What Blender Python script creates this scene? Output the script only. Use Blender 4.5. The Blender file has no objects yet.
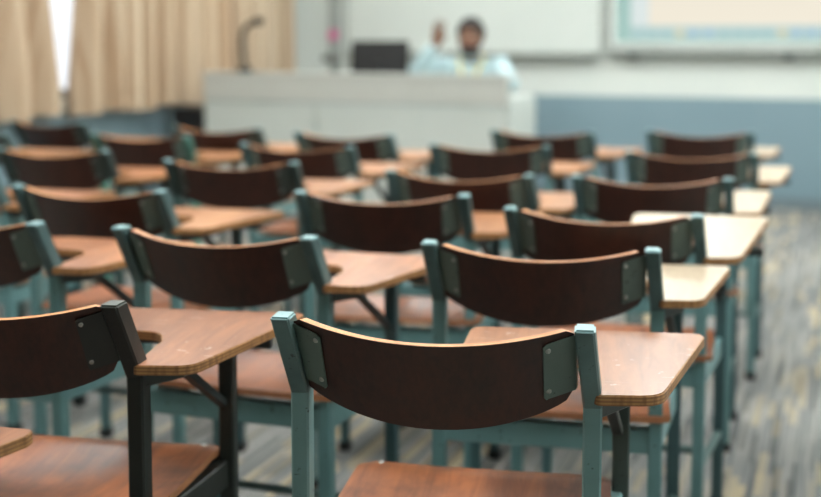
import bpy, bmesh, math, random
from mathutils import Vector, Matrix
random.seed(7)
S = bpy.context.scene
COL = S.collection
R = math.radians

# ------------------------------------------------------------------ helpers
def lin(r, g, b):
    f = lambda c: (c/255/12.92 if c/255 <= .04045 else ((c/255+.055)/1.055)**2.4)
    return (f(r), f(g), f(b), 1.0)

def obj(name, bm, mats, parent=None, smooth=False):
    me = bpy.data.meshes.new(name)
    bmesh.ops.recalc_face_normals(bm, faces=bm.faces[:])
    bm.to_mesh(me); bm.free()
    if not isinstance(mats, (list, tuple)): mats = [mats]
    for m in mats: me.materials.append(m)
    if smooth:
        for p in me.polygons: p.use_smooth = True
        if smooth != 'all':
            try: me.set_sharp_from_angle(angle=R(38))
            except Exception: pass
    o = bpy.data.objects.new(name, me); COL.objects.link(o)
    if parent: o.parent = parent
    return o

def thing(name, label, cat, loc=(0, 0, 0), rz=0, group=None):
    o = bpy.data.objects.new(name, None); COL.objects.link(o)
    o.empty_display_size = .1
    o.location = loc; o.rotation_euler = (0, 0, rz)
    o['label'] = label; o['category'] = cat
    if group: o['group'] = group
    return o

def tag(o, label, cat, group=None):
    o['label'] = label; o['category'] = cat
    if group: o['group'] = group
    return o

def struct(name, bm, mats, smooth=False):
    o = obj(name, bm, mats, None, smooth); o['kind'] = 'structure'
    return o

def box(bm, lo, hi, bev=0.0, mi=0, M=None):
    lo = Vector(lo); hi = Vector(hi)
    r = bmesh.ops.create_cube(bm, size=1)
    vs = r['verts']
    c = (lo+hi)/2; s = hi-lo
    for v in vs: v.co = Vector((v.co.x*s.x, v.co.y*s.y, v.co.z*s.z))+c
    fs = list({f for v in vs for f in v.link_faces})
    if bev > 0:
        es = list({e for v in vs for e in v.link_edges})
        rr = bmesh.ops.bevel(bm, geom=es, offset=bev, segments=2, affect='EDGES', clamp_overlap=True)
        fs = list(set([f for f in fs if f.is_valid]) | set(rr['faces']))
    for f in fs: f.material_index = mi
    if M is not None:
        for v in {v for f in fs for v in f.verts}: v.co = M @ v.co
    return fs

def bar(bm, pts, w, h, xdir=(1, 0, 0), bev=.002, mi=0):
    """rectangular tube along a polyline; w along xdir, h across it; mitred bends"""
    pts = [Vector(p) for p in pts]; x = Vector(xdir).normalized()
    rings = []
    n = len(pts)
    for i, p in enumerate(pts):
        if i == 0: t = (pts[1]-p).normalized(); k = 1
        elif i == n-1: t = (p-pts[i-1]).normalized(); k = 1
        else:
            a = (p-pts[i-1]).normalized(); b = (pts[i+1]-p).normalized()
            t = (a+b).normalized(); k = 1/max(.3, t.dot(a))
        xx = (x-t*x.dot(t)).normalized()
        y = t.cross(xx).normalized()*k
        ring = []
        c = bev
        for sx, sy, order in ((1, 1, 0), (-1, 1, 1), (-1, -1, 0), (1, -1, 1)):
            A = p+xx*(sx*(w/2-c))+y*(sy*h/2); B = p+xx*(sx*w/2)+y*(sy*(h/2-c))
            pr = (B, A) if order == 0 else (A, B)
            ring += [bm.verts.new(pr[0]), bm.verts.new(pr[1])]
        rings.append(ring)
    m = len(rings[0])
    for a, b in zip(rings, rings[1:]):
        for j in range(m):
            f = bm.faces.new((a[j], a[(j+1) % m], b[(j+1) % m], b[j])); f.material_index = mi
    for r in (rings[0], rings[-1]):
        f = bm.faces.new(r); f.material_index = mi

def tube(bm, pts, rad, seg=12, caps=True, mi=0):
    pts = [Vector(p) for p in pts]
    rads = rad if isinstance(rad, (list, tuple)) else [rad]*len(pts)
    rings = []; up = None
    for i, p in enumerate(pts):
        if i == 0: t = pts[1]-p
        elif i == len(pts)-1: t = p-pts[i-1]
        else: t = pts[i+1]-pts[i-1]
        t.normalize()
        if up is None:
            up = Vector((0, 0, 1)) if abs(t.z) < .9 else Vector((1, 0, 0))
        up = (up-t*up.dot(t)).normalized(); s = t.cross(up)
        rings.append([bm.verts.new(p+(up*math.cos(2*math.pi*k/seg)+s*math.sin(2*math.pi*k/seg))*rads[i]) for k in range(seg)])
    for a, b in zip(rings, rings[1:]):
        for k in range(seg):
            f = bm.faces.new((a[k], a[(k+1) % seg], b[(k+1) % seg], b[k])); f.material_index = mi
    if caps:
        for r in (rings[0], rings[-1]):
            f = bm.faces.new(r); f.material_index = mi

def prism(bm, outline, z0, z1, bev=0.0, mi_top=0, mi_side=1, mi_bot=None):
    vs = [bm.verts.new((x, y, z1)) for x, y in outline]
    top = bm.faces.new(vs)
    r = bmesh.ops.extrude_face_region(bm, geom=[top])
    nv = [g for g in r['geom'] if isinstance(g, bmesh.types.BMVert)]
    nf = [g for g in r['geom'] if isinstance(g, bmesh.types.BMFace)]
    for v in nv: v.co.z = z0
    for f in bm.faces: f.material_index = mi_side
    top.material_index = mi_top
    for f in nf: f.material_index = mi_bot if mi_bot is not None else mi_top
    if bev:
        es = [e for e in top.edges]
        rr = bmesh.ops.bevel(bm, geom=es, offset=bev, segments=2, affect='EDGES')
        for f in rr['faces']: f.material_index = mi_side

def rounded(pts, rads, n=6):
    """polygon with rounded corners"""
    out = []
    m = len(pts)
    for i in range(m):
        p = Vector(pts[i]); a = (Vector(pts[i-1])-p); b = (Vector(pts[(i+1) % m])-p)
        r = rads[i] if isinstance(rads, (list, tuple)) else rads
        if r <= 0: out.append(tuple(p)); continue
        an = a.angle(b)
        d = min(r/math.tan(an/2), a.length*.48, b.length*.48)
        s = p+a.normalized()*d; e = p+b.normalized()*d
        for k in range(n+1):
            t = k/n
            q = s.lerp(p, t).lerp(p.lerp(e, t), t)
            out.append(tuple(q))
    return out

def ball(bm, c, r, sc=(1, 1, 1), u=20, v=12, mi=0):
    rr = bmesh.ops.create_uvsphere(bm, u_segments=u, v_segments=v, radius=r)
    for q in rr['verts']:
        q.co = Vector((q.co.x*sc[0], q.co.y*sc[1], q.co.z*sc[2]))+Vector(c)
    for f in {f for q in rr['verts'] for f in q.link_faces}: f.material_index = mi
    return rr['verts']

# ------------------------------------------------------------------ materials
def mat(name, col=(.5, .5, .5, 1), rough=.5, metal=0, spec=.5):
    m = bpy.data.materials.new(name); m.use_nodes = True
    b = m.node_tree.nodes['Principled BSDF']
    b.inputs['Base Color'].default_value = col
    b.inputs['Roughness'].default_value = rough
    b.inputs['Metallic'].default_value = metal
    b.inputs['Specular IOR Level'].default_value = spec
    return m

class G:
    """small node-graph writer"""
    def __init__(s, m): s.m = m; s.t = m.node_tree; s.b = s.t.nodes['Principled BSDF']
    def n(s, typ, **kw):
        x = s.t.nodes.new(typ)
        for k, v in kw.items(): setattr(x, k, v)
        return x
    def l(s, a, b): s.t.links.new(a, b)
    def math(s, op, a, b=None, c=None):
        x = s.n('ShaderNodeMath', operation=op)
        for i, v in enumerate((a, b, c)):
            if v is None: continue
            if isinstance(v, (int, float)): x.inputs[i].default_value = v
            else: s.l(v, x.inputs[i])
        return x.outputs[0]
    def mix(s, fac, a, b, typ='MIX'):
        x = s.n('ShaderNodeMix', data_type='RGBA', blend_type=typ)
        for k, v in ((0, fac), (6, a), (7, b)):
            if isinstance(v, (int, float, tuple)): x.inputs[k].default_value = v
            else: s.l(v, x.inputs[k])
        return x.outputs[2]
    def ramp(s, f, stops, interp='LINEAR'):
        x = s.n('ShaderNodeValToRGB'); e = x.color_ramp; e.interpolation = interp
        while len(e.elements) < len(stops): e.elements.new(.5)
        for el, (p, c) in zip(e.elements, stops):
            el.position = p; el.color = c if isinstance(c, tuple) else (c, c, c, 1)
        s.l(f, x.inputs[0]); return x.outputs[0]
    def coord(s, scale=(1, 1, 1), rand=0.0, kind='Object', rot=(0, 0, 0)):
        tc = s.n('ShaderNodeTexCoord'); mp = s.n('ShaderNodeMapping')
        mp.inputs['Scale'].default_value = scale; mp.inputs['Rotation'].default_value = rot
        s.l(tc.outputs[kind], mp.inputs[0])
        if rand:
            oi = s.n('ShaderNodeObjectInfo')
            cb = s.n('ShaderNodeCombineXYZ')
            v = s.math('MULTIPLY', oi.outputs['Random'], rand)
            for k in range(3): s.l(v, cb.inputs[k])
            s.l(cb.outputs[0], mp.inputs['Location'])
        return mp.outputs[0]
    def noise(s, vec, scale=5, detail=4, rough=.55, dist=0):
        x = s.n('ShaderNodeTexNoise'); x.inputs['Scale'].default_value = scale
        x.inputs['Detail'].default_value = detail; x.inputs['Roughness'].default_value = rough
        x.inputs['Distortion'].default_value = dist
        s.l(vec, x.inputs['Vector']); return x.outputs[0]
    def base(s, c): s.l(c, s.b.inputs['Base Color'])
    def rough(s, c): s.l(c, s.b.inputs['Roughness'])
    def bump(s, h, st=.2, dist=.002):
        x = s.n('ShaderNodeBump'); x.inputs['Strength'].default_value = st; x.inputs['Distance'].default_value = dist
        s.l(h, x.inputs['Height']); s.l(x.outputs[0], s.b.inputs['Normal'])

def m_paint(name, rough=.42, k=1.0):
    """painted steel; colour comes from the object's own colour"""
    m = mat(name, rough=rough); g = G(m)
    oi = g.n('ShaderNodeObjectInfo')
    v = g.coord((1, 1, 1), 20)
    n1 = g.noise(v, 9, 5); n2 = g.noise(v, 70, 4, .7)
    c = g.mix(g.ramp(n1, [(.35, 0.0), (.7, 1.0)]), oi.outputs['Color'], (.80*k, .84*k, .82*k, 1), 'MULTIPLY')
    if k != 1: c = g.mix(1.0, c, (k, k, k, 1), 'MULTIPLY')
    chip = g.ramp(n2, [(.635, 0.0), (.675, 1.0)])
    c = g.mix(g.math('MULTIPLY', chip, .75), c, lin(40, 42, 40))
    g.base(c); g.rough(g.math('MULTIPLY_ADD', n1, .3, rough-.12))
    g.bump(n2, .12, .001)
    return m

TEAL = lin(120, 154, 155)
PAINT = m_paint('chair_paint')
SHADED_GRIMY = m_paint('shaded_grimy_chair_paint', .42, .60)  # darker coat for the leaning post tops: painted shade, partly grime
DARKSTEEL = m_paint('dark_steel', .4)
PLATE = m_paint('plate_metal', .38)

def m_rubber():
    m = mat('black_rubber', lin(28, 30, 30), .7); g = G(m)
    n = g.noise(g.coord(), 60); g.base(g.mix(n, lin(22, 24, 24), lin(45, 47, 46))); return m
RUBBER = m_rubber()
def m_screw():
    m = mat('screw_metal', lin(170, 172, 168), .3, 1); g = G(m)
    n = g.noise(g.coord(), 200); g.base(g.mix(n, lin(120, 122, 118), lin(205, 205, 200))); return m
SCREW = m_screw()

def m_wood(name, dark, light, scale=(60, 6, 6), rough=.35, use_color=False, marks=.0, coat=.0, dirt=None):
    m = mat(name, rough=rough); g = G(m)
    v = g.coord(scale, 9)
    fine = g.noise(v, 1.6, 6, .65, .6)
    v2 = g.coord(tuple(s*.18 for s in scale), 5)
    broad = g.noise(v2, 1.5, 3, .5, 1.0)
    f = g.math('ADD', g.math('MULTIPLY', fine, .55), g.math('MULTIPLY', broad, .5))
    c = g.ramp(f, [(.36, dark), (.64, light)])
    if use_color:
        oi = g.n('ShaderNodeObjectInfo')
        c = g.mix(1.0, c, oi.outputs['Color'], 'MULTIPLY')
    if dirt:
        vv = g.coord((1, 1, 1), 7)
        d = g.noise(vv, 7, 5, .6)
        c = g.mix(g.ramp(d, [(.45, 0.0), (.68, .8)]), c, dirt)
    if marks:
        vv = g.coord((1, 1, 1), 13)
        s1 = g.noise(vv, 34, 3, .6, .4)
        k = g.ramp(s1, [(.66, 0.0), (.70, 1.0)])
        vs = g.coord((10, 160, 1), 4, rot=(0, 0, .6))
        k2 = g.ramp(g.noise(vs, 1.0, 2, .5), [(.70, 0.0), (.74, 1.0)])
        c = g.mix(g.math('MULTIPLY', g.math('MAXIMUM', k, k2), marks), c, lin(206, 190, 176))
    g.base(c)
    g.rough(g.math('MULTIPLY_ADD', broad, .25, rough-.1))
    g.bump(fine, .08, .001)
    if coat:
        g.b.inputs['Coat Weight'].default_value = coat; g.b.inputs['Coat Roughness'].default_value = .22
    return m

def m_plyedge(name, a, b, c3):
    m = mat(name, rough=.55); g = G(m)
    v = g.coord((3, 3, 1))
    tc = g.n('ShaderNodeTexCoord'); sp = g.n('ShaderNodeSeparateXYZ'); g.l(tc.outputs['Object'], sp.inputs[0])
    layer = g.math('FRACT', g.math('MULTIPLY', sp.outputs['Z'], 190))
    n = g.noise(v, 30, 4)
    c = g.mix(g.ramp(layer, [(.3, .35), (.5, 1.0), (.85, 1.0), (1.0, .35)]), a, b)
    c = g.mix(g.ramp(n, [(.45, 0.0), (.7, .8)]), c, c3)
    g.base(c); return m

BACKWOOD = m_wood('backrest_veneer', lin(38, 17, 11), lin(66, 31, 21), (70, 70, 4), .42)
BACKEDGE = m_wood('backrest_edge', lin(164, 98, 54), lin(214, 150, 98), (8, 40, 40), .4)
SEATWOOD = m_wood('seat_veneer', lin(84, 42, 20), lin(158, 90, 48), (30, 3.2, 10), .36, coat=.12, dirt=lin(66, 34, 18))
SEATEDGE = m_wood('seat_edge', lin(120, 72, 46), lin(172, 116, 78), (10, 10, 60), .45)
TABWOOD = m_wood('tablet_laminate', lin(120, 74, 48), lin(176, 122, 84), (28, 4, 10), .33, True, .45, coat=.12)
GLARETOP = m_wood('glare_pale_laminate', lin(172, 152, 128), lin(200, 182, 158), (20, 3, 10), .33, True, .3, coat=.15)  # cream tone paints reflected glare onto the aisle tablets
TABEDGE = m_plyedge('tablet_ply_edge', lin(110, 70, 40), lin(172, 126, 78), lin(104, 66, 38))

def m_plain(name, c1, c2, scale=4, rough=.6, metal=0, bump=0):
    m = mat(name, c1, rough, metal); g = G(m)
    n = g.noise(g.coord(), scale, 4)
    g.base(g.mix(g.ramp(n, [(.3, 0.0), (.7, 1.0)]), c1, c2))
    if bump: g.bump(g.noise(g.coord(), scale*25, 3), bump, .001)
    return m
WALL = m_plain('white_wall_paint', lin(206, 211, 206), lin(213, 217, 211), 1.2, .7, bump=.05)
DADO = m_plain('blue_grey_dado', lin(118, 142, 152), lin(127, 150, 159), 1.0, .55)
CEIL = m_plain('ceiling_tile', lin(226, 226, 222), lin(232, 232, 228), 20, .8)
GREYTRIM = m_plain('grey_trim', lin(150, 156, 152), lin(166, 170, 166), 5, .5)
BASEB = m_plain('dark_baseboard', lin(104, 118, 124), lin(112, 126, 132), 5, .5)
CONSOLE = m_plain('console_laminate', lin(186, 187, 181), lin(194, 195, 189), 2, .5)
CONSOLE2 = m_plain('console_light', lin(190, 196, 191), lin(197, 202, 197), 2, .5)
BOARD = m_plain('whiteboard_surface', lin(202, 208, 203), lin(208, 213, 208), 2, .35)
ALU = m_plain('brushed_aluminium', lin(168, 174, 170), lin(186, 190, 186), 12, .4, .35)
ALUD = m_plain('shadow_rail', lin(128, 134, 128), lin(140, 146, 140), 8, .5)
BLACK = m_plain('black_plastic', lin(10, 10, 12), lin(17, 17, 19), 12, .6)
GREYP = m_plain('grey_plastic', lin(96, 98, 94), lin(112, 112, 108), 12, .5)
PINK = m_plain('pink_plastic', lin(206, 84, 140), lin(216, 98, 152), 12, .5)
FABRIC = m_plain('dark_upholstery', lin(44, 52, 60), lin(56, 64, 72), 40, .9)
WINFRAME = m_plain('window_frame_paint', lin(70, 74, 78), lin(86, 90, 94), 6, .5)

def m_emit(name, col, st):
    m = bpy.data.materials.new(name); m.use_nodes = True; t = m.node_tree
    t.nodes.remove(t.nodes['Principled BSDF'])
    e = t.nodes.new('ShaderNodeEmission'); e.inputs[0].default_value = col; e.inputs[1].default_value = st
    n = t.nodes.new('ShaderNodeTexNoise'); n.inputs['Scale'].default_value = 3
    mx = t.nodes.new('ShaderNodeMix'); mx.data_type = 'RGBA'; mx.inputs[6].default_value = col
    mx.inputs[7].default_value = tuple(c*.95 for c in col[:3])+(1,)
    t.links.new(n.outputs[0], mx.inputs[0]); t.links.new(mx.outputs[2], e.inputs[0])
    t.links.new(e.outputs[0], t.nodes['Material Output'].inputs[0]); return m
def m_glass():
    m = bpy.data.materials.new('window_glass'); m.use_nodes = True; t = m.node_tree
    t.nodes.remove(t.nodes['Principled BSDF'])
    a = t.nodes.new('ShaderNodeBsdfTransparent'); b = t.nodes.new('ShaderNodeBsdfGlossy'); b.inputs['Roughness'].default_value = .02
    f = t.nodes.new('ShaderNodeFresnel'); x = t.nodes.new('ShaderNodeMixShader')
    t.links.new(f.outputs[0], x.inputs[0]); t.links.new(a.outputs[0], x.inputs[1]); t.links.new(b.outputs[0], x.inputs[2])
    t.links.new(x.outputs[0], t.nodes['Material Output'].inputs[0]); return m
GLASS = m_glass()

def m_curtain():
    m = mat('beige_curtain_cloth', lin(206, 178, 146), .9, 0, .1); g = G(m)
    v = g.coord((1, 15, .06))
    n = g.noise(v, 1.0, 3, .6)
    w = g.noise(g.coord((1, 300, 300)), 1, 2)
    c = g.ramp(n, [(.3, lin(158, 124, 94)), (.72, lin(222, 206, 182))])  # wide tone bands paint fold shading into the cloth colour
    g.base(c); g.bump(w, .1, .001)
    t = m.node_tree
    tr = g.n('ShaderNodeBsdfTranslucent'); g.l(c, tr.inputs[0])
    mx = g.n('ShaderNodeMixShader'); mx.inputs[0].default_value = .10
    out = t.nodes['Material Output']
    g.l(g.b.outputs[0], mx.inputs[1]); g.l(tr.outputs[0], mx.inputs[2]); g.l(mx.outputs[0], out.inputs[0])
    return m
CURTAIN = m_curtain()

def m_carpet():
    m = mat('grey_streaked_carpet', rough=.95, spec=.1); g = G(m)
    tc = g.n('ShaderNodeTexCoord'); sp = g.n('ShaderNodeSeparateXYZ'); g.l(tc.outputs['Object'], sp.inputs[0])
    X, Y = sp.outputs['X'], sp.outputs['Y']
    def dashes(cw, cl, lo, hi, seed):
        ix = g.math('FLOOR', g.math('DIVIDE', X, cw))
        wn = g.n('ShaderNodeTexWhiteNoise', noise_dimensions='1D'); g.l(g.math('ADD', ix, seed), wn.inputs['W'])
        iy = g.math('FLOOR', g.math('DIVIDE', g.math('ADD', Y, g.math('MULTIPLY', wn.outputs[0], 3.0)), cl))
        cb = g.n('ShaderNodeCombineXYZ'); g.l(ix, cb.inputs[0]); g.l(iy, cb.inputs[1]); cb.inputs[2].default_value = seed
        w2 = g.n('ShaderNodeTexWhiteNoise', noise_dimensions='3D'); g.l(cb.outputs[0], w2.inputs['Vector'])
        return g.ramp(w2.outputs[0], [(lo, 0.0), (hi, 1.0)])
    tile = dashes(.5, .5, .2, .9, 3.0)
    lines = g.noise(g.coord((140, 2.2, 1)), 1.0, 3, .6)
    lines2 = g.noise(g.coord((45, 1.0, 1)), 1.0, 2, .6)
    c = g.ramp(g.math('ADD', g.math('MULTIPLY', lines, .6), g.math('MULTIPLY', lines2, .4)),
               [(.34, lin(108, 110, 112)), (.5, lin(146, 146, 144)), (.66, lin(186, 181, 172))])
    c = g.mix(g.math('MULTIPLY', tile, .18), c, lin(96, 106, 114))
    # tan dashes, gathered in bands
    band = g.ramp(g.noise(g.coord((3.2, .35, 1)), 1.0, 2, .5), [(.42, 0.0), (.56, 1.0)])
    d1 = g.math('MULTIPLY', dashes(.022, .17, .74, .80, 11.0), g.math('MULTIPLY_ADD', band, .68, .08))
    d2 = g.math('MULTIPLY', dashes(.012, .26, .80, .84, 29.0), .45)
    c = g.mix(d1, c, lin(204, 184, 148))
    c = g.mix(d2, c, lin(44, 48, 54))
    pile = g.noise(g.coord((1, 1, 1)), 500, 2)
    c = g.mix(1.0, c, g.ramp(pile, [(.3, .72), (.7, 1.0)]), 'MULTIPLY')
    g.base(c); g.bump(pile, .5, .004)
    return m
CARPET = m_carpet()

# ------------------------------------------------------------------ room (X across, Y towards the board wall)
XL, XR, YF, YB, ZC = -4.3, 2.3, -2.4, 8.5, 2.8
bm = bmesh.new(); box(bm, (XL-.2, YF-.2, -.1), (XR+.2, YB+.2, 0)); struct('floor', bm, CARPET)
bm = bmesh.new(); box(bm, (XL-.2, YF-.2, ZC), (XR+.2, YB+.2, ZC+.1)); struct('ceiling', bm, CEIL)
bm = bmesh.new(); box(bm, (XL-.2, YB, 0), (XR+.2, YB+.2, ZC)); struct('wall_back', bm, WALL)
bm = bmesh.new(); box(bm, (XL-.2, YF-.2, 0), (XR+.2, YF, ZC)); struct('wall_front', bm, WALL)
bm = bmesh.new(); box(bm, (XR, YF, 0), (XR+.2, YB, ZC)); struct('wall_right', bm, WALL)
WY0, WY1, WZ0, WZ1 = 2.2, 7.9, .86, 2.4
bm = bmesh.new()
box(bm, (XL-.2, YF, 0), (XL, YB, WZ0)); box(bm, (XL-.2, YF, WZ1), (XL, YB, ZC))
box(bm, (XL-.2, YF, WZ0), (XL, WY0, WZ1)); box(bm, (XL-.2, WY1, WZ0), (XL, YB, WZ1))
struct('wall_left', bm, WALL)
# dado panels, baseboards
bm = bmesh.new(); box(bm, (XL, YB-.012, .09), (XR, YB-.0005, .79)); struct('trim_1', bm, DADO)
bm = bmesh.new(); box(bm, (XL+.0005, YF, .09), (XL+.012, YB-.013, .79)); struct('trim_2', bm, DADO)
bm = bmesh.new(); box(bm, (XR-.012, YF, .09), (XR-.0005, YB-.013, .79)); struct('trim_3', bm, DADO)
bm = bmesh.new(); box(bm, (XL, YB-.018, 0), (XR, YB-.0005, .09), .003); struct('baseboard_back', bm, BASEB)
bm = bmesh.new(); box(bm, (XL+.0005, YF, 0), (XL+.018, YB-.02, .09), .003); struct('baseboard_left', bm, BASEB)
bm = bmesh.new(); box(bm, (XR-.018, YF, 0), (XR-.0005, YB-.02, .09), .003); struct('baseboard_right', bm, BASEB)
# grey cable trunk on the back wall beside the whiteboard
bm = bmesh.new(); box(bm, (-3.87, YB-.05, .79), (-3.775, YB-.0005, ZC-.001), .006); struct('trim_4', bm, GREYTRIM)
# window in the left wall: frame with mullions, one pane
wr = bpy.data.objects.new('window_1', None); COL.objects.link(wr); wr['kind'] = 'structure'; wr.location = (XL-.1, (WY0+WY1)/2, WZ0)
hw = (WY1-WY0)/2; hh = WZ1-WZ0
bm = bmesh.new()
box(bm, (-.03, -hw, 0), (.03, hw, .05)); box(bm, (-.03, -hw, hh-.05), (.03, hw, hh))
for k in range(7):
    y = -hw+.025+(2*hw-.05)*k/6; box(bm, (-.03, y-.025, .05), (.03, y+.025, hh-.05))
obj('window_frame', bm, WINFRAME, wr)['kind'] = 'structure'
bm = bmesh.new(); bm.faces.new([bm.verts.new(p) for p in ((0, -hw+.02, .02), (0, hw-.02, .02), (0, hw-.02, hh-.02), (0, -hw+.02, hh-.02))]); obj('window_pane', bm, GLASS, wr)['kind'] = 'structure'
# curtain track under the ceiling
bm = bmesh.new(); box(bm, (XL+.06, 1.6, 2.62), (XL+.16, 8.46, 2.66), .004); struct('trim_5', bm, GREYTRIM)
bm = bmesh.new()
for y in (1.9, 3.5, 5.1, 6.7, 8.3): box(bm, (XL+.0005, y-.02, 2.625), (XL+.07, y+.02, 2.65))
struct('trim_6', bm, GREYTRIM)

# ------------------------------------------------------------------ curtains
def curtain(label, y0, y1, z0, lean0, lean1, seed):
    rnd = random.Random(seed)
    NY, NZ = 170, 26
    ph = [rnd.uniform(0, 6.28) for _ in range(6)]
    bm = bmesh.new(); rows = []
    ztop = 2.62-z0
    L = y1-y0
    for j in range(NZ+1):
        z = ztop*j/NZ; row = []
        for i in range(NY+1):
            t = i/NY; y = t*L
            op = max(0, (z+z0)-.97)
            e0 = lean0*op*(1-t)**3; e1 = lean1*op*t**3
            sw = math.sin(y*2*math.pi/.23+ph[0]+1.3*math.sin(y*2.3+ph[1]))
            w = .075*(abs(sw)**.7*(1 if sw > 0 else -1)) + .012*math.sin(y*2*math.pi/.12+ph[2]+.4*z) \
                + .018*math.sin(y*5+ph[3]+z*.6)
            w *= (.75+.25*(1-z/ztop))
            zz = z+(.012*math.sin(y*9+ph[4]) if j == 0 else 0)
            row.append(bm.verts.new((w, y+e0+e1, zz)))
        rows.append(row)
    for a, b in zip(rows, rows[1:]):
        for i in range(NY): bm.faces.new((a[i], a[i+1], b[i+1], b[i]))
    o = obj('curtain', bm, CURTAIN, None, 'all')
    o.location = (XL+.16, y0, z0)
    tag(o, label, 'curtain', 'beige curtains along the window wall')
curtain('beige pleated curtain left of the bright window gap', 2.0, 5.425, .775, 0, -.16, 3)
curtain('beige pleated curtain right of the bright window gap, hanging beside the console', 5.455, 7.28, .775, .14, 0, 5)
curtain('tan curtain in the room corner behind the gooseneck microphone', 7.31, 8.2, .775, 0, 0, 11)

# ------------------------------------------------------------------ ceiling lights
DIFF = m_emit('light_diffuser', (.95, 1.0, .98, 1), 23.5)
first = None
lights = []
k = 0
for x in (-2.9, -.9, 1.2):
    for y in (1.8, 4.3, 6.8):
        side = {-2.9: 'window side', -.9: 'middle', 1.2: 'door side'}[x]
        dist = {1.8: 'rearmost', 4.3: 'halfway along', 6.8: 'nearest the whiteboard'}[y]
        t = thing('ceiling_light', 'white ceiling light panel in the %s row, %s' % (side, dist), 'ceiling light', (x, y, ZC), 0, 'ceiling light panels')
        if first is None:
            bm = bmesh.new()
            for lo, hi in (((-.32, -.62, -.05), (-.29, .62, 0)), ((.29, -.62, -.05), (.32, .62, 0)), ((-.29, -.62, -.05), (.29, -.59, 0)), ((-.29, .59, -.05), (.29, .62, 0))):
                box(bm, lo, hi)
            a = obj('frame', bm, ALU, t)
            bm = bmesh.new(); box(bm, (-.29, -.59, -.03), (.29, .59, -.015)); b = obj('diffuser', bm, DIFF, t)
            first = (a, b)
        else:
            for o in first:
                c = o.copy(); COL.objects.link(c); c.parent = t

# ------------------------------------------------------------------ the tablet-arm chair
HB, HT = .69, .81              # bend and top of the rear posts
LEAN = .060               # the top of the posts stands at y = 0, the foot LEAN in front of it
HX = .2125
LEGX, LEGY = .268, .352
LX = .011                     # sideways rack of the frame below the bend
FLX = -.172                   # front left leg

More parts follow.
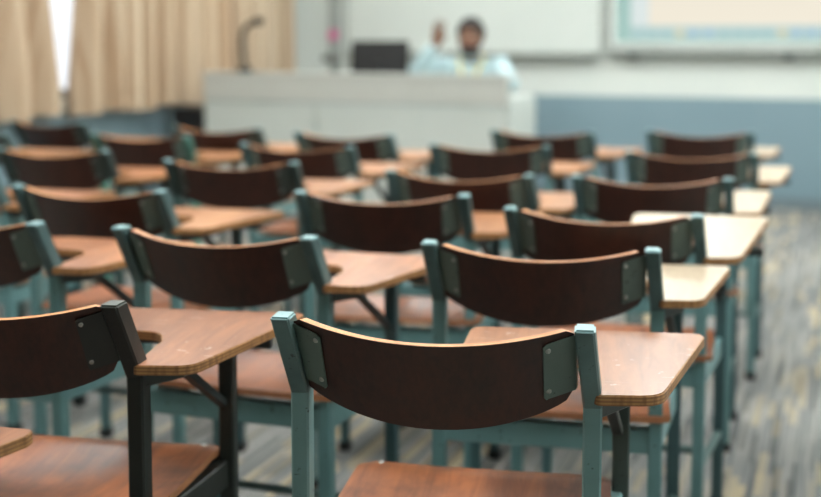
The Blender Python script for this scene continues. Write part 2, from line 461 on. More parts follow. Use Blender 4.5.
def make_chair():
    t = thing('tablet_chair', '', 'chair')
    P = {}
    # rear posts, bent back at the top
    for s in (-1, 1):
        bm = bmesh.new()
        bar(bm, [(s*HX+LX, LEAN, .02), (s*HX+LX, LEAN, HB), (s*HX, 0, HT)], .027, .034, bev=.003)
        dv = Vector((-LX, -LEAN, HT-HB)).normalized()
        for v in bm.verts:                              # level cut at the top
            if v.co.z > HT-.025: v.co += dv*((HT-v.co.z)/dv.z)
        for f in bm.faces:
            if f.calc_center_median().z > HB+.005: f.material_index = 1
        p = obj('rear_post', bm, [PAINT, SHADED_GRIMY], t); p.color = TEAL
        bm = bmesh.new()
        box(bm, (s*HX-.0143, -.0196, HT-.004), (s*HX+.0143, .0196, HT+.003), .0028)
        c = obj('end_cap', bm, PAINT, p); c.color = lin(142, 174, 178)  # paler than the post: overhead reflection painted into the cap colour
        bm = bmesh.new(); box(bm, (s*HX+LX-.017, LEAN-.02, 0), (s*HX+LX+.017, LEAN+.02, .03), .004)
        obj('foot_cap', bm, RUBBER, p)
    # front legs
    bm = bmesh.new(); bar(bm, [(FLX, LEGY, .02), (FLX, LEGY, .442)], .026, .026, bev=.003)
    p = obj('front_leg', bm, PAINT, t); p.color = TEAL
    bm = bmesh.new(); box(bm, (FLX-.017, LEGY-.017, 0), (FLX+.017, LEGY+.017, .03), .004); obj('foot_cap', bm, RUBBER, p)
    bm = bmesh.new(); bar(bm, [(LEGX, LEGY, .02), (LEGX, LEGY, .69)], .028, .028, bev=.003)
    p = obj('tablet_leg', bm, DARKSTEEL, t); p.color = lin(64, 78, 74)
    bm = bmesh.new(); box(bm, (LEGX-.018, LEGY-.018, 0), (LEGX+.018, LEGY+.018, .03), .004); obj('foot_cap', bm, RUBBER, p)
    # seat rails
    def rail(a, b, w=.024, h=.05, name='seat_rail', x=(0, 0, 1), col=TEAL):
        bm = bmesh.new(); bar(bm, [a, b], h, w, xdir=x, bev=.003)
        o = obj(name, bm, PAINT, t); o.color = col; return o
    z = .425
    rail((-HX+LX+.013, LEAN, z), (HX+LX-.013, LEAN, z))
    rail((FLX+.013, LEGY, z), (LEGX-.014, LEGY, z))
    rail((-HX+LX+.002, LEAN+.012, z), (FLX, LEGY-.012, z))
    rail((HX+LX, LEAN+.012, z), (LEGX-.008, LEGY-.012, z))
    # low stretchers
    for a, b in (((-HX+LX, LEAN+.012, .2), (FLX, LEGY-.012, .2)), ((HX+LX, LEAN+.012, .2), (LEGX, LEGY-.012, .2)), ((-.187, .2, .2), (.245, .2, .2))):
        bm = bmesh.new(); tube(bm, [a, b], .010, 10); o = obj('stretcher', bm, PAINT, t, True); o.color = lin(72, 98, 96)
    # moulded ply seat
    bm = bmesh.new()
    NX, NY = 22, 22
    def sz(u, v):
        return .468 - .016*(1-u*u)*math.sin(min(1, v*1.15)*math.pi)*1.0 + .010*(1-v)**3 - .012*max(0, (v-.82)/.18)**2 + .004*abs(u)**3
    x0, x1 = -.178, .252
    def sp(u, v):
        # rounded plan corners
        x = (x0+x1)/2+u*(x1-x0)/2; y = .035+v*.352
        k = max(0, abs(u)-.86)/.14; y -= (.022*k*k if v > .5 else -.01*k*k)*abs(2*v-1)
        return x, y
    top = [[bm.verts.new((*sp(-1+2*i/NX, j/NY), sz(-1+2*i/NX, j/NY))) for i in range(NX+1)] for j in range(NY+1)]
    bot = [[bm.verts.new((v.co.x, v.co.y, v.co.z-.013)) for v in r] for r in top]
    for j in range(NY):
        for i in range(NX):
            bm.faces.new((top[j][i], top[j][i+1], top[j+1][i+1], top[j+1][i]))
            bm.faces.new((bot[j][i], bot[j+1][i], bot[j+1][i+1], bot[j][i+1]))
    loop = [(0, i) for i in range(NX)]+[(j, NX) for j in range(NY)]+[(NY, i) for i in range(NX, 0, -1)]+[(j, 0) for j in range(NY, 0, -1)]
    for a, b in zip(loop, loop[1:]+loop[:1]):
        f = bm.faces.new((top[a[0]][a[1]], top[b[0]][b[1]], bot[b[0]][b[1]], bot[a[0]][a[1]])); f.material_index = 1
    seat = obj('seat', bm, [SEATWOOD, SEATEDGE], t, True)
    for u, v in ((-.84, .93), (.84, .93), (-.84, .07), (.84, .07)):
        bm = bmesh.new(); x, y = sp(u, v); ball(bm, (x, y, sz(u, v)+.0005), .006, (1, 1, .35), 12, 6); obj('screw', bm, SCREW, seat, True)
    # bowed backrest
    bm = bmesh.new()
    N, Mz = 36, 6
    th = .0145; W = HX-.0145; BOW = .056
    def yb(u, z): return -BOW*(1-u*u) + LEAN*(1-(z-HB)/(HT-HB))
    def zt(u): return .8105-.022*(1-u*u)**.9 - .008*max(0, (abs(u)-.95)/.05)**2
    def zb(u): return .704-.055*(1-u*u)**.72 + .010*max(0, (abs(u)-.93)/.07)**2
    fr, bk = [], []
    for i in range(N+1):
        u = -1+2*i/N; cf, cb = [], []
        for j in range(Mz+1):
            z = zb(u)+(zt(u)-zb(u))*j/Mz
            n = Vector((-2*BOW*u/W, 1, 0)).normalized()
            p = Vector((u*W, yb(u, z), z))
            cb.append(bm.verts.new(p)); cf.append(bm.verts.new(p+n*th))
        bk.append(cb); fr.append(cf)
    for i in range(N):
        for j in range(Mz):
            bm.faces.new((bk[i][j], bk[i+1][j], bk[i+1][j+1], bk[i][j+1]))
            bm.faces.new((fr[i][j], fr[i][j+1], fr[i+1][j+1], fr[i+1][j]))
        f = bm.faces.new((bk[i][Mz], bk[i+1][Mz], fr[i+1][Mz], fr[i][Mz])); f.material_index = 1
        f = bm.faces.new((bk[i][0], fr[i][0], fr[i+1][0], bk[i+1][0])); f.material_index = 0
    for i in (0, N):
        for j in range(Mz):
            f = bm.faces.new((bk[i][j], fr[i][j], fr[i][j+1], bk[i][j+1])); f.material_index = 1
    obj('backrest', bm, [BACKWOOD, BACKEDGE], t, True)
    # plates on the back of the backrest, bent onto the posts
    for s in (-1, 1):
        bm = bmesh.new()
        us = [1.0, .96, .9, .84, .81, .785]; zs = [.711, .7145, .75, .775, .797, .8005]
        A = []
        for a, u in enumerate(us):
            c = []
            for b, zz in enumerate(zs):
                uu = s*u
                k = .003 if (a in (len(us)-1,) and b in (0, len(zs)-1)) else 0
                n = Vector((-2*BOW*uu/W, 1, 0)).normalized()
                z2 = zz-(1-u)*.06
                c.append(Vector((uu*W, yb(uu, z2), z2))-n*.0006+Vector((s*k, 0, 0)))
            A.append((c, Vector((-2*BOW*s*u/W, 1, 0)).normalized()))
        # inner flap hugging the post
        flap = [Vector((s*(HX-.0135), yb(s, p.z)+.012, p.z)) for p in A[0][0]]
        cols = [(flap, Vector((-s, 0, 0)))] + A
        F = [[bm.verts.new(p) for p in c] for c, n in cols]
        Bk = [[bm.verts.new(p-n*.003) for p in c] for c, n in cols]
        Bk[0] = [bm.verts.new(p+Vector((-s*.003, 0, 0))) for p in flap] if False else Bk[0]
        n0, n1 = len(F), len(F[0])
        for i in range(n0-1):
            for j in range(n1-1):
                bm.faces.new((F[i][j], F[i+1][j], F[i+1][j+1], F[i][j+1])); bm.faces.new((Bk[i][j], Bk[i][j+1], Bk[i+1][j+1], Bk[i+1][j]))
        lp = [(0, j) for j in range(n1-1)]+[(i, n1-1) for i in range(n0-1)]+[(n0-1, j) for j in range(n1-1, 0, -1)]+[(i, 0) for i in range(n0-1, 0, -1)]
        for a, b in zip(lp, lp[1:]+lp[:1]): bm.faces.new((F[a[0]][a[1]], F[b[0]][b[1]], Bk[b[0]][b[1]], Bk[a[0]][a[1]]))
        pl = obj('mounting_plate', bm, PLATE, t); pl.color = lin(96, 112, 105)
        for zz in (.7885, .7225):
            u = s*.815; n = Vector((-2*BOW*u/W, 1, 0)).normalized()
            z2 = zz-.06*(1-.815)+.002
            bm = bmesh.new(); ball(bm, Vector((u*W, yb(u, z2), z2))-n*.0036, .0042, (1, .6, 1), 12, 6); obj('screw', bm, SCREW, pl, True)
    # writing tablet, L-shaped
    out = rounded([(.226, .028), (.318, .040), (.402, .375), (.398, .398), (.012, .385), (.012, .235), (.195, .225), (.218, .17)],
                  [.012, .045, .014, .014, .03, .02, .045, .03])
    bm = bmesh.new(); prism(bm, out, .695, .710, .0018, 0, 1)
    tb = obj('writing_tablet', bm, [TABWOOD, TABEDGE], t); tb.color = (1, 1, 1, 1)
    # steel carrying the tablet: arm from the post, cross bar, angled brace
    bm = bmesh.new(); bar(bm, [(HX+LX+.002, LEAN, .679), (LEGX-.002, .12, .679), (LEGX, LEGY-.012, .679)], .022, .022, bev=.002)
    o = obj('tablet_bracket', bm, DARKSTEEL, t); o.color = lin(52, 60, 58)
    bm = bmesh.new(); bar(bm, [(.06, .30, .681), (.365, .30, .681)], .02, .02, xdir=(0, 1, 0), bev=.002)
    o = obj('cross_bar', bm, DARKSTEEL, t); o.color = lin(44, 48, 48)
    bm = bmesh.new(); bar(bm, [(LEGX-.006, LEGY-.013, .555), (LEGX-.028, LEGY-.20, .686)], .018, .014, bev=.002)
    o = obj('brace', bm, DARKSTEEL, t); o.color = lin(40, 46, 46)
    return t

def copy_thing(o):
    r = o.copy(); COL.objects.link(r)
    for ch in list(o.children):
        c = ch.copy(); COL.objects.link(c); c.parent = r
        for g in list(ch.children):
            d = g.copy(); COL.objects.link(d); d.parent = c
    return r

A_, B_, C_, D_, E_ = 'aisle column', 'second column from the aisle', 'third column from the aisle', 'fourth column from the aisle', 'column along the curtains'
RED = (.80, .68, .60, 1); TAN = (1.2, 1.27, 1.32, 1); PALE = (1.0, 1.0, 1.0, 1); MID = (1.05, .95, .88, 1)
# x, y, rotation, label, tablet tint, tablet tilt (deg), tablet length factor, frame
CH = [
 (-.519, 1.468, 10.6, 'nearest chair of the aisle column, teal posts and screwed plates in sharp view', (.80, .74, .69, 1), 0, 1, 'sharp'),
 (-.522, 2.095, 9, 'teal tablet chair, second from the camera in the '+A_, PALE, 0, 1, 'teal'),
 (-.495, 2.575, 5, 'teal tablet chair with long raised pale tablet, third from the camera in the '+A_, PALE, 4, 1.25, 'teal'),
 (-.489, 3.282, 10, 'teal tablet chair with pale tablet, fourth from the camera in the '+A_, PALE, 2, 1.1, 'teal'),
 (-.472, 4.062, 8, 'teal tablet chair with pale tablet, fifth from the camera in the '+A_, PALE, 2, 1.1, 'teal'),
 (-.547, 5.024, 9, 'teal tablet chair at the far end of the '+A_+', before the blue wall', PALE, 0, 1.1, 'teal'),
 (-1.205, 1.365, 11, 'black-framed tablet chair with worn brown tablet, nearest in the '+B_, RED, 0, 1, 'black'),
 (-1.185, 2.015, 3, 'teal tablet chair right in front of the black-framed chair', MID, 0, 1, 'teal'),
 (-1.084, 2.686, 12, 'teal tablet chair, third from the camera in the '+B_, TAN, 0, 1, 'teal'),
 (-1.042, 3.192, 3, 'teal tablet chair, fourth from the camera in the '+B_, TAN, 0, 1.05, 'teal'),
 (-1.215, 4.093, 12, 'teal tablet chair, fifth from the camera in the '+B_, TAN, 0, 1, 'teal'),
 (-1.192, 4.814, 4, 'teal tablet chair at the far end of the '+B_, TAN, 0, 1, 'teal'),
 (-1.812, 1.965, 5, 'teal chair cut off by the picture edge, nearest of the '+C_, MID, 0, 1, 'teal'),
 (-1.85, 2.507, 5, 'teal tablet chair with chipped backrest edge, second in the '+C_, TAN, 0, 1, 'teal'),
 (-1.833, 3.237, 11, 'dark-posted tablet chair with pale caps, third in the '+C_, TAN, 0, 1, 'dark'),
 (-1.89, 3.835, 6, 'teal tablet chair with shiny end cap, fourth in the '+C_, TAN, 0, 1, 'teal'),
 (-1.95, 4.40, 0, 'tablet chair at the far end of the '+C_+', before the console', TAN, 0, 1, 'teal'),
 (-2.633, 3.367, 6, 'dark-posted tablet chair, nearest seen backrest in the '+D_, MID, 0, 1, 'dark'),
 (-2.716, 4.04, 5, 'tablet chair with bright teal post, second in the '+D_, TAN, 0, 1, 'bright'),
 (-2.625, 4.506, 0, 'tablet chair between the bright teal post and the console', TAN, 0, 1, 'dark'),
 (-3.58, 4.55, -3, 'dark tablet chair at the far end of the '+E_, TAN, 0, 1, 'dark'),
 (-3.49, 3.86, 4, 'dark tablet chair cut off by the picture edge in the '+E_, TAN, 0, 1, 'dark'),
 (-2.56, 2.70, 4, 'chair showing only its tablet at the picture edge, '+D_, MID, 0, 1, 'teal'),
 (-1.30, .72, 5, 'chair showing only a brown tablet corner reaching over the black-framed chair seat', RED, 0, 1, 'black'),
]
proto = make_chair()
BK = {'rear_post': lin(30, 34, 30), 'front_leg': lin(30, 34, 30), 'tablet_leg': lin(36, 42, 38), 'seat_rail': lin(36, 40, 37), 'stretcher': lin(30, 34, 32),
      'mounting_plate': lin(34, 36, 34), 'end_cap': lin(64, 70, 66)}
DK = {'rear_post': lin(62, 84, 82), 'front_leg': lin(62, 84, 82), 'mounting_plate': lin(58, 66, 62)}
TL = {'rear_post': lin(96, 132, 134), 'front_leg': lin(84, 120, 124), 'seat_rail': lin(104, 140, 142), 'tablet_leg': lin(56, 84, 88)}  # teal darkened on farther chairs: shade under the tablets painted into the legs
BR = {'rear_post': lin(90, 156, 142)}
allch = [proto]+[copy_thing(proto) for _ in CH[1:]]
for o, (x, y, rz, lab, tint, tilt, ln, fr) in zip(allch, CH):
    o.location = (x, y, 0); o.rotation_euler = (0, 0, R(rz))
    o['label'] = lab; o['category'] = 'chair'; o['group'] = 'tablet-arm chairs in rows facing the console'
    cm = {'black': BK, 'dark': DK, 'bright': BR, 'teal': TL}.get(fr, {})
    for p in o.children:
        nm = p.name.split('.')[0]
        if nm == 'writing_tablet':
            p.color = tint
            if tint is PALE:
                p.material_slots[0].link = 'OBJECT'; p.material_slots[0].material = GLARETOP
            if tilt or ln != 1 or tint is PALE:
                a = R(tilt)
                M = Matrix.Translation((.226, .03, .70)) @ Matrix.Rotation(a, 4, 'X') @ Matrix.Diagonal((.88 if ln > 1.06 or tint is PALE else 1, ln, 1, 1)) @ Matrix.Translation((-.226, -.03, -.70))
                p.matrix_local = M
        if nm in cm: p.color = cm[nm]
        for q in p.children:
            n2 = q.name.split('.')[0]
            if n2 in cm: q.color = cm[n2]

# ------------------------------------------------------------------ console desk
DX0, DX1, DY0, DY1 = -3.82, -1.80, 6.40, 7.06
t = thing('console_desk', 'long light grey teaching console in front of the whiteboard', 'desk', ((DX0+DX1)/2, DY0, 0))
hx = (DX1-DX0)/2; dd = DY1-DY0
bm = bmesh.new(); box(bm, (-hx, .012, .82), (hx, .04, .975), .003); obj('upper_panel', bm, CONSOLE, t)
bm = bmesh.new(); box(bm, (-hx, .02, .10), (-hx*.22, .04, .812), .003); obj('front_panel', bm, CONSOLE2, t)
bm = bmesh.new(); box(bm, (-hx*.22+.006, .02, .10), (hx, .04, .812), .003); obj('front_panel', bm, CONSOLE2, t)
bm = bmesh.new(); box(bm, (-hx+.02, .05, 0), (hx-.02, .08, .10)); obj('plinth', bm, GREYP, t)
bm = bmesh.new(); box(bm, (-hx-.01, 0, .975), (hx+.01, .17, 1.0), .004); obj('top_ledge', bm, CONSOLE, t)
bm = bmesh.new(); box(bm, (-hx, .04, .835), (hx, dd, .86), .003); obj('worktop', bm, CONSOLE2, t)
for s in (-1, 1):
    bm = bmesh.new(); box(bm, (s*hx-.0125, .042, 0), (s*hx+.0125, dd-.01, .835), .003); obj('side_panel', bm, CONSOLE2, t)
bm = bmesh.new(); box(bm, (-hx+.02, .15, .86), (hx-.02, .17, .975)); obj('ledge_back', bm, CONSOLE, t)

# gooseneck microphone on the ledge
t = thing('gooseneck_microphone', 'black gooseneck microphone standing on the left end of the console', 'microphone', (-3.56, 6.49, 1.0))
bm = bmesh.new(); bmesh.ops.create_cone(bm, segments=24, radius1=.05, radius2=.042, depth=.03, cap_ends=True, matrix=Matrix.Translation((0, 0, .015))); obj('base', bm, BLACK, t, True)
bm = bmesh.new()
pts = [(0, 0, .03), (-.012, 0, .12), (-.016, 0, .2), (-.004, 0, .265), (.03, 0, .305), (.065, 0, .318)]
tube(bm, pts, .018, 12); obj('neck', bm, BLACK, t, True)
bm = bmesh.new(); tube(bm, [(.055, 0, .316), (.075, 0, .322), (.105, 0, .326), (.13, 0, .327), (.138, 0, .327)], [.016, .024, .027, .022, .01], 16); obj('microphone_head', bm, BLACK, t, True)

# monitor on the worktop
t = thing('monitor', 'black computer monitor standing on the console beside the lecturer', 'monitor', (-2.755, 6.80, .865), R(6))
bm = bmesh.new(); box(bm, (-.12, -.09, 0), (.12, .09, .012), .004); obj('base', bm, BLACK, t)
bm = bmesh.new(); bar(bm, [(0, -.02, .01), (0, -.045, .2)], .05, .025); obj('stand', bm, BLACK, t)
bm = bmesh.new(); box(bm, (-.19, -.03, .06), (.19, .0, .335), .006, 0, Matrix.Translation((0, 0, 0)) @ Matrix.Rotation(R(-6), 4, 'X'))
sc = obj('screen_casing', bm, BLACK, t)
bm = bmesh.new(); box(bm, (-.175, .0005, .075), (.175, .002, .32), 0, 0, Matrix.Rotation(R(-6), 4, 'X')); obj('screen', bm, m_plain('dark_screen_glass', lin(16, 18, 24), lin(22, 24, 30), 3, .15), sc)
# small document camera left of it
t = thing('document_camera', 'small dark grey device standing on the console left of the monitor', 'camera', (-3.05, 6.72, .86))
bm = bmesh.new(); box(bm, (-.07, -.06, 0), (.07, .06, .02), .006); obj('base', bm, GREYP, t)
bm = bmesh.new(); tube(bm, [(0, .02, .02), (0, .03, .15), (-.01, .01, .22)], .012, 12); obj('arm', bm, GREYP, t, True)
bm = bmesh.new(); box(bm, (-.06, -.05, .205), (.055, .035, .255), .012); obj('camera_head', bm, GREYP, t)

# pink round on the trunk
bm = bmesh.new(); bmesh.ops.create_cone(bm, segments=24, radius1=.044, radius2=.038, depth=.02, cap_ends=True, matrix=Matrix.Rotation(R(90), 4, 'X'))
o = obj('magnet', bm, PINK, None, True); o.location = (-3.825, YB-.0605, 1.25); tag(o, 'pink round magnet on the grey strip beside the whiteboard', 'magnet')

# low black cabinet at the console's left end
t = thing('cabinet', 'low black cabinet between the curtain and the console', 'cabinet', (-3.98, 6.62, 0))
bm = bmesh.new(); box(bm, (-.11, -.16, .03), (.11, .16, .74), .006); obj('cabinet_body', bm, BLACK, t)
bm = bmesh.new(); box(bm, (-.115, -.165, .74), (.115, .165, .762), .004); obj('cabinet_top', bm, BLACK, t)
bm = bmesh.new(); box(bm, (-.10, -.15, 0), (.10, .15, .03)); obj('plinth', bm, RUBBER, t)
bm = bmesh.new(); box(bm, (-.1, -.172, .05), (.1, -.161, .725), .003); d = obj('door', bm, BLACK, t)
bm = bmesh.new(); tube(bm, [(.07, -.178, .45), (.07, -.178, .55)], .006, 8); obj('handle', bm, ALU, d, True)

# ------------------------------------------------------------------ whiteboards
t = thing('whiteboard', 'white writing board behind the lecturer, plain and empty', 'whiteboard', (-2.685, YB, 1.12))
w = 1.02
bm = bmesh.new(); box(bm, (-w, -.03, .0), (w, -.004, 1.25)); obj('board_surface', bm, BOARD, t)
bm = bmesh.new()
for lo, hi in (((-w-.025, -.036, -.02), (-w, -.004, 1.27)), ((w, -.036, -.02), (w+.025, -.004, 1.27)), ((-w, -.036, -.02), (w, -.004, 0)), ((-w, -.036, 1.25), (w, -.004, 1.27))):
    box(bm, lo, hi, .002)
obj('frame', bm, ALU, t)
bm = bmesh.new(); box(bm, (-w, -.10, -.035), (w, -.036, -.018), .003); obj('tray', bm, ALUD, t)

t = thing('projection_board', 'wide board on the far wall carrying the bright projected image', 'whiteboard', (.0, YB, 1.12))
x0, x1 = -1.57, 1.55
bm = bmesh.new(); box(bm, (x0, -.06, .05), (x1, -.004, 1.35)); obj('board_surface', bm, BOARD, t)
bm = bmesh.new()
for lo, hi in (((x0-.03, -.068, .0), (x0, -.004, 1.38)), ((x1, -.068, 0), (x1+.03, -.004, 1.38)), ((x0, -.068, 0), (x1, -.004, .05)), ((x0, -.068, 1.35), (x1, -.004, 1.38))):
    box(bm, lo, hi, .003)
obj('frame', bm, ALU, t)
bm = bmesh.new(); box(bm, (x0-.03, -.10, -.02), (x1+.03, -.004, -.001), .004); obj('lower_rail', bm, ALUD, t)
for x in (-1.41, -.32, .77):
    bm = bmesh.new(); box(bm, (x-.035, -.09, -.05), (x+.035, -.004, -.021), .004); obj('bracket', bm, WINFRAME, t)

# projected computer desktop: flat glowing image on the board
PIC = {}
def pm(n, c, st=1.0): PIC[n] = m_emit('projected_'+n, c, st); return PIC[n]
bg = pm('teal', lin(178, 214, 206), .92); page = pm('page', lin(228, 238, 236), .98); cream = pm('cream', lin(246, 238, 220), 1.0)
i1 = pm('icon_blue', lin(176, 208, 226), .95); i2 = pm('icon_teal', lin(178, 212, 212), .95); i3 = pm('icon_cream', lin(226, 222, 190), .95); barm = pm('bar', lin(196, 220, 218), .95)
yy = YB-.0615
t = thing('projected_image', 'bright projected computer desktop with cream page and row of small icons', 'projection', (0, yy, 0))
def flat(nm, xa, za, xb, zb, m, lay):
    bm = bmesh.new(); y = -.0006*lay
    bm.faces.new([bm.verts.new(p) for p in ((xa, y, za), (xb, y, za), (xb, y, zb), (xa, y, zb))])
    return obj(nm, bm, m, t)
flat('background', -1.535, 1.195, 1.50, 2.44, bg, 0)
wn = flat('window', -1.43, 1.305, 1.45, 2.40, page, 1)
flat('cream_page', -1.30, 1.312, 1.20, 2.36, cream, 2)
flat('taskbar', -1.43, 1.215, 1.50, 1.30, barm, 1)
rnd = random.Random(4)
for k in range(17):
    xa = -1.40+k*.10+rnd.uniform(-.01, .01)
    flat('icon', xa, 1.23, xa+.06, 1.285, (i2, i2, i3, i1, i1, i2)[(k*5//6) % 6], 2)

# ------------------------------------------------------------------ lecturer behind the console
def capsule(bm, p0, r0, p1, r1, seg=16, n=6):
    p0 = Vector(p0); p1 = Vector(p1); ax = p1-p0; L = ax.length; ax.normalize()
    up = Vector((0, 0, 1)) if abs(ax.z) < .9 else Vector((1, 0, 0))
    a = (up-ax*up.dot(ax)).normalized(); b = ax.cross(a)
    prof = [(-r0*math.cos(i*math.pi/2/n), r0*math.sin(i*math.pi/2/n)) for i in range(1, n+1)] + \
           [(L+r1*math.sin(i*math.pi/2/n), r1*math.cos(i*math.pi/2/n)) for i in range(0, n)]
    rings = [[bm.verts.new(p0+ax*h+(a*math.cos(2*math.pi*k/seg)+b*math.sin(2*math.pi*k/seg))*r) for k in range(seg)] for h, r in prof]
    for A, B in zip(rings, rings[1:]):
        for k in range(seg): bm.faces.new((A[k], A[(k+1) % seg], B[(k+1) % seg], B[k]))
    e0 = bm.verts.new(p0-ax*r0); e1 = bm.verts.new(p1+ax*r1)
    for k in range(seg):
        bm.faces.new((e0, rings[0][(k+1) % seg], rings[0][k])); bm.faces.new((e1, rings[-1][k], rings[-1][(k+1) % seg]))

def chain(bm, pts):
    for (p, r), (q, s) in zip(pts, pts[1:]): capsule(bm, p, r, q, s)

def fused(name, bm, m, parent, vox=.006, smooth=6):
    bmesh.ops.recalc_face_normals(bm, faces=bm.faces[:])
    me = bpy.data.meshes.new('tmp'); bm.to_mesh(me); bm.free()
    o = bpy.data.objects.new('tmp', me); COL.objects.link(o)
    md = o.modifiers.new('r', 'REMESH'); md.mode = 'VOXEL'; md.voxel_size = vox; md.use_smooth_shade = True
    sm = o.modifiers.new('s', 'SMOOTH'); sm.iterations = smooth; sm.factor = .5
    dg = bpy.context.evaluated_depsgraph_get(); dg.update()
    me2 = bpy.data.meshes.new_from_object(o.evaluated_get(dg))
    bpy.data.objects.remove(o)
    me2.name = name; me2.materials.clear(); me2.materials.append(m)
    for p in me2.polygons: p.use_smooth = True
    r = bpy.data.objects.new(name, me2); COL.objects.link(r)
    if parent: r.parent = parent
    return r

SKIN = m_plain('brown_skin', lin(112, 74, 54), lin(126, 86, 64), 14, .55)
HAIR = m_plain('black_hair', lin(22, 18, 18), lin(38, 32, 30), 60, .6)
SHIRT = m_plain('pale_blue_shirt', lin(158, 182, 188), lin(174, 196, 200), 9, .85)
TROUS = m_plain('navy_trousers', lin(40, 46, 60), lin(50, 56, 70), 20, .85)
YELLOW = m_plain('yellow_ribbon', lin(232, 190, 40), lin(240, 204, 56), 20, .6)
SHOE = m_plain('black_leather', lin(26, 24, 24), lin(36, 34, 32), 20, .4)
EYEW = m_plain('eye_white', lin(226, 222, 214), lin(232, 228, 220), 20, .3)
LIP = m_plain('lip_skin', lin(120, 66, 58), lin(130, 74, 64), 20, .5)

T = thing('person', 'person in pale blue shirt with yellow lanyard seated behind the console, one hand raised', 'person', (-2.28, 7.30, 0), R(6))
HC = Vector((0, -.10, 1.222))
def hand(bm, wrist, d, side, curl, palm_n):
    """palm plus five fingers; d = direction of the hand, side = towards the thumb, palm_n = palm normal"""
    w = Vector(wrist); d = Vector(d).normalized(); s = Vector(side).normalized(); n = Vector(palm_n).normalized()
    for k in (-.026, -.009, .009, .026): capsule(bm, w+d*.01+s*k*.7, .014, w+d*.085+s*k, .0125, 10, 4)
    for k, L in zip((.029, .010, -.010, -.028), (.072, .082, .076, .058)):
        p = w+d*.088+s*k; ang = curl; df = (d+s*k*5.5).normalized()
        for m, fr in enumerate((.45, .32, .25)):
            q = (df*math.cos(ang)+n*math.sin(ang)).normalized(); r0 = .0086-.0008*m
            p2 = p+q*L*fr; capsule(bm, p, r0, p2, r0-.0008, 10, 4); p = p2; ang += curl*1.2
    p = w+d*.03+s*.03; q1 = (d*.6+s*.7+n*.25).normalized(); q2 = (d*.9+s*.25+n*.3).normalized()
    capsule(bm, w+d*.02+s*.012, .014, p, .013, 10, 4); capsule(bm, p, .012, p+q1*.036, .0105, 10, 4); capsule(bm, p+q1*.036, .0105, p+q1*.036+q2*.03, .009, 10, 4)

shR, elR, wrR = (-.185, -.03, 1.035), (-.355, -.21, .985), (-.205, -.235, 1.175)
shL, elL, wrL = (.185, -.03, 1.035), (.285, -.215, .925), (.075, -.375, .905)
bm = bmesh.new()
# torso, neck, head
chain(bm, [((-.08, 0, .57), .11), ((-.07, -.01, .72), .115), ((-.08, -.02, .92), .105), ((-.10, -.03, 1.0), .075)])
chain(bm, [((.08, 0, .57), .11), ((.07, -.01, .72), .115), ((.08, -.02, .92), .105), ((.10, -.03, 1.0), .075)])
capsule(bm, (-.17, -.03, 1.02), .055, (.17, -.03, 1.02), .055)
chain(bm, [((0, -.03, 1.0), .07), ((0, -.045, 1.07), .055), (HC+Vector((0, .02, -.07)), .054)])
ball(bm, HC+Vector((0, .012, .03)), .1, (.76, .95, .92), 28, 18)
ball(bm, HC+Vector((0, -.022, -.035)), .08, (.8, .86, 1.0), 24, 16)
capsule(bm, HC+Vector((-.018, -.068, -.088)), .026, HC+Vector((.018, -.068, -.088)), .026)
chain(bm, [(HC+Vector((0, -.088, .012)), .009), (HC+Vector((0, -.106, -.024)), .015)])
for s in (-1, 1):
    capsule(bm, HC+Vector((s*.008, -.100, -.027)), .009, HC+Vector((s*.014, -.094, -.027)), .008)
    capsule(bm, HC+Vector((s*.015, -.084, .03)), .009, HC+Vector((s*.05, -.072, .03)), .008)
    ball(bm, HC+Vector((s*.078, .012, -.005)), .03, (.32, .6, 1.05), 14, 10)
    capsule(bm, HC+Vector((s*.045, -.05, -.03)), .026, HC+Vector((s*.04, -.05, -.04)), .026)
# arms, hands
chain(bm, [(shR, .05), (elR, .04), (wrR, .028)]); chain(bm, [(shL, .05), (elL, .04), (wrL, .028)])
hand(bm, wrR, (.22, -.05, 1), (.9, -.3, -.2), .14, (.1, -1, 0))
hand(bm, wrL, (-.9, -.38, -.10), (-.2, -.9, .1), .25, (0, 0, -1))
# legs, feet
for s in (-1, 1):
    chain(bm, [((s*.095, 0, .56), .09), ((s*.11, -.42, .565), .062), ((s*.115, -.40, .33), .055), ((s*.115, -.36, .10), .04)])
    capsule(bm, (s*.115, -.34, .05), .038, (s*.125, -.52, .04), .034)
body = fused('body', bm, SKIN, T, .0040, 3)
# clothing
def grow(pts, g): return [(p, r+g) for p, r in pts]
bm = bmesh.new()
for s in (-1, 1):
    chain(bm, [((s*.08, 0, .60), .124), ((s*.07, -.01, .72), .128), ((s*.08, -.02, .92), .117), ((s*.10, -.03, 1.0), .088)])
capsule(bm, (-.175, -.03, 1.02), .066, (.175, -.03, 1.02), .066); capsule(bm, (0, -.045, .62), .10, (0, -.05, .985), .088)
def cut(a, b, f): return tuple(Vector(a).lerp(Vector(b), f))
chain(bm, [(shR, .068), (elR, .058), (cut(elR, wrR, .80), .048)]); chain(bm, [(shL, .068), (elL, .056), (cut(elL, wrL, .86), .046)])
shirt = fused('shirt', bm, SHIRT, T, .007, 5)
bm = bmesh.new(); tube(bm, [(.068*math.cos(a), -.042+.062*math.sin(a), 1.078-.018*math.sin(a+math.pi)*-1) for a in [k*math.pi/12 for k in range(25)]], .014, 10)
obj('collar', bm, SHIRT, shirt, True)
bm = bmesh.new()
for s in (-1, 1):
    chain(bm, [((s*.095, .0, .565), .102), ((s*.11, -.42, .57), .074), ((s*.115, -.40, .33), .066), ((s*.115, -.365, .13), .058)])
fused('trousers', bm, TROUS, T, .008, 4)
for s in (-1, 1):
    bm = bmesh.new(); capsule(bm, (s*.115, -.34, .055), .048, (s*.127, -.53, .045), .042)
    for v in bm.verts: v.co.z = max(v.co.z, .002)
    obj('shoe', bm, SHOE, T, True)
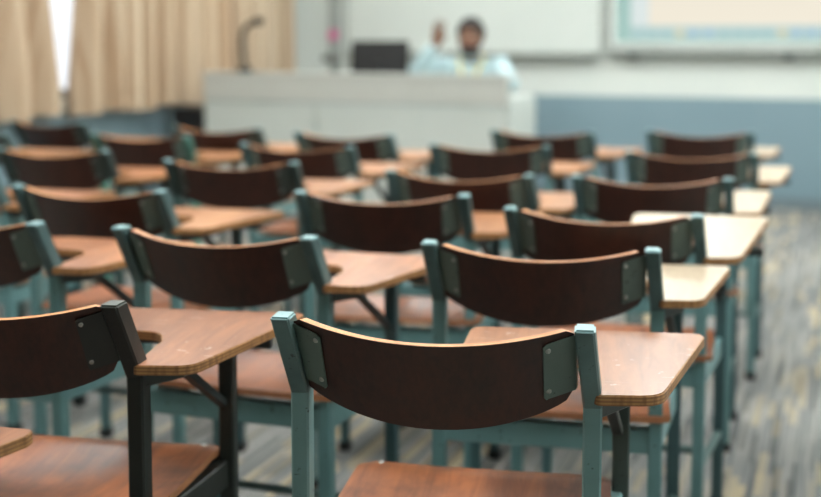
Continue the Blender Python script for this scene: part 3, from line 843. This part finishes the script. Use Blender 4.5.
# hair and beard grow from the head's own surface
def pelt(name, inside, thick, m, seed):
    bm = bmesh.new(); bm.from_mesh(body.data); bm.normal_update()
    rn = random.Random(seed)
    dep = {}
    for v in bm.verts:
        p = v.co-HC
        dep[v] = inside(p) if abs(p.x) < .115 and -.14 < p.z < .2 and abs(p.y) < .16 else -1
    for v in bm.verts:
        d = dep[v]
        if d > -.004: v.co += v.normal*(max(-.002, min(thick, .0015+d*.9))+rn.uniform(-1, 1)*thick*.10)
    bmesh.ops.delete(bm, geom=[v for v in bm.verts if dep[v] <= -.004], context='VERTS')
    return obj(name, bm, m, T, 'all')
def hair_in(p):
    t = max(0, min(1, (p.y+.065)/.09))          # 0 at the forehead, 1 behind the ears
    line = .062*(1-t)**1.5 + (-.055)*t
    if abs(p.x) > .066 and -.03 < p.y < .035 and p.z < .03: return -1
    return p.z-line
pelt('hair', hair_in, .017, HAIR, 2)
def beard_in(p):
    if p.y > .0: return -1
    a = -.052-p.z if p.y < -.045 else (-.02-p.z)
    m_ = ((p.x/.028)**2+((p.z+.056)/.010)**2)
    d = min(a, p.z+.118, .0-p.y)
    if p.y < -.07 and m_ < 1: return -1
    return d
pelt('beard', beard_in, .006, HAIR, 3)
bm = bmesh.new(); capsule(bm, HC+Vector((-.018, -.1, -.056)), .006, HC+Vector((.018, -.1, -.056)), .006, 10, 4); obj('mouth', bm, LIP, T, True)
for s in (-1, 1):
    bm = bmesh.new(); ball(bm, HC+Vector((s*.031, -.0655, .010)), .0115); e = obj('eye', bm, EYEW, T, True)
    bm = bmesh.new(); ball(bm, HC+Vector((s*.031, -.0722, .010)), .0068); obj('pupil', bm, BLACK, e, True)
    bm = bmesh.new(); capsule(bm, HC+Vector((s*.016, -.089, .034)), .0045, HC+Vector((s*.05, -.076, .033)), .0035, 10, 4); obj('eyebrow', bm, HAIR, T, True)
# lanyard
bm = bmesh.new()
for s in (-1, 1):
    pts = [(s*.0, .03, 1.085), (s*.06, .01, 1.088), (s*.078, -.05, 1.07), (s*.07, -.105, 1.04), (s*.045, -.148, .98), (s*.012, -.16, .90)]
    bar(bm, pts, .046, .008, xdir=(0, 0, 1) if False else (s*.3, -.2, .9), bev=.001)
box(bm, (-.02, -.17, .86), (.02, -.158, .905), .003)
obj('lanyard', bm, YELLOW, T)

# his office chair
t = thing('office_chair', 'dark office chair under the person behind the console', 'chair', (-2.28, 7.34, 0), R(6))
bm = bmesh.new(); box(bm, (-.23, -.25, .41), (.23, .2, .465), .02); obj('seat', bm, FABRIC, t)
bm = bmesh.new(); box(bm, (-.20, .165, .52), (.20, .21, .90), .02); obj('backrest', bm, FABRIC, t)
bm = bmesh.new(); bar(bm, [(0, .05, .40), (0, .235, .40), (0, .235, .7)], .05, .02); obj('back_support', bm, BLACK, t)
bm = bmesh.new(); tube(bm, [(0, 0, .08), (0, 0, .41)], .03, 16); obj('pole', bm, BLACK, t, True)
for k in range(5):
    a = k*2*math.pi/5+.3
    bm = bmesh.new(); bar(bm, [(0, 0, .09), (.27*math.cos(a), .27*math.sin(a), .07)], .04, .025, xdir=(-math.sin(a), math.cos(a), 0)); f = obj('base_leg', bm, BLACK, t)
    bm = bmesh.new(); bmesh.ops.create_cone(bm, segments=16, radius1=.028, radius2=.028, depth=.03, cap_ends=True, matrix=Matrix.Translation((.26*math.cos(a), .26*math.sin(a), .0285)) @ Matrix.Rotation(R(90), 4, 'X')); obj('caster', bm, RUBBER, f, True)

# ------------------------------------------------------------------ light from outside
wd = bpy.data.worlds.new('sky'); S.world = wd; wd.use_nodes = True
b = wd.node_tree.nodes['Background']; b.inputs[0].default_value = (.86, .92, 1.0, 1); b.inputs[1].default_value = 1.8
sk = wd.node_tree.nodes.new('ShaderNodeTexSky'); sk.sky_type = 'HOSEK_WILKIE'; sk.turbidity = 8; sk.sun_direction = (-.4, .3, .8)
mx = wd.node_tree.nodes.new('ShaderNodeMix'); mx.data_type = 'RGBA'; mx.inputs[0].default_value = .25; mx.inputs[6].default_value = (.86, .92, 1.0, 1)
wd.node_tree.links.new(sk.outputs[0], mx.inputs[7]); wd.node_tree.links.new(mx.outputs[2], b.inputs[0])

# ------------------------------------------------------------------ camera
cd = bpy.data.cameras.new('camera'); cam = bpy.data.objects.new('camera', cd); COL.objects.link(cam)
PITCH = 5.0; F = 1140.0
cam.location = (0, 0, 1.2)
cam.rotation_euler = (R(90-PITCH), 0, R(20.5))
cd.sensor_width = 36; cd.lens = F/821*36
cyp = 41+F*math.tan(R(PITCH))
cd.shift_y = -(248.5-cyp)/821
cd.clip_start = .05; cd.clip_end = 60
cd.dof.use_dof = True; cd.dof.focus_distance = 1.6; cd.dof.aperture_fstop = 2.15
S.camera = cam
S.view_settings.view_transform = 'Standard'
S.view_settings.look = 'None'
S.view_settings.exposure = 0
try:
    S.cycles.use_denoising = True; S.cycles.max_bounces = 8; S.cycles.sample_clamp_indirect = 6
except Exception: pass
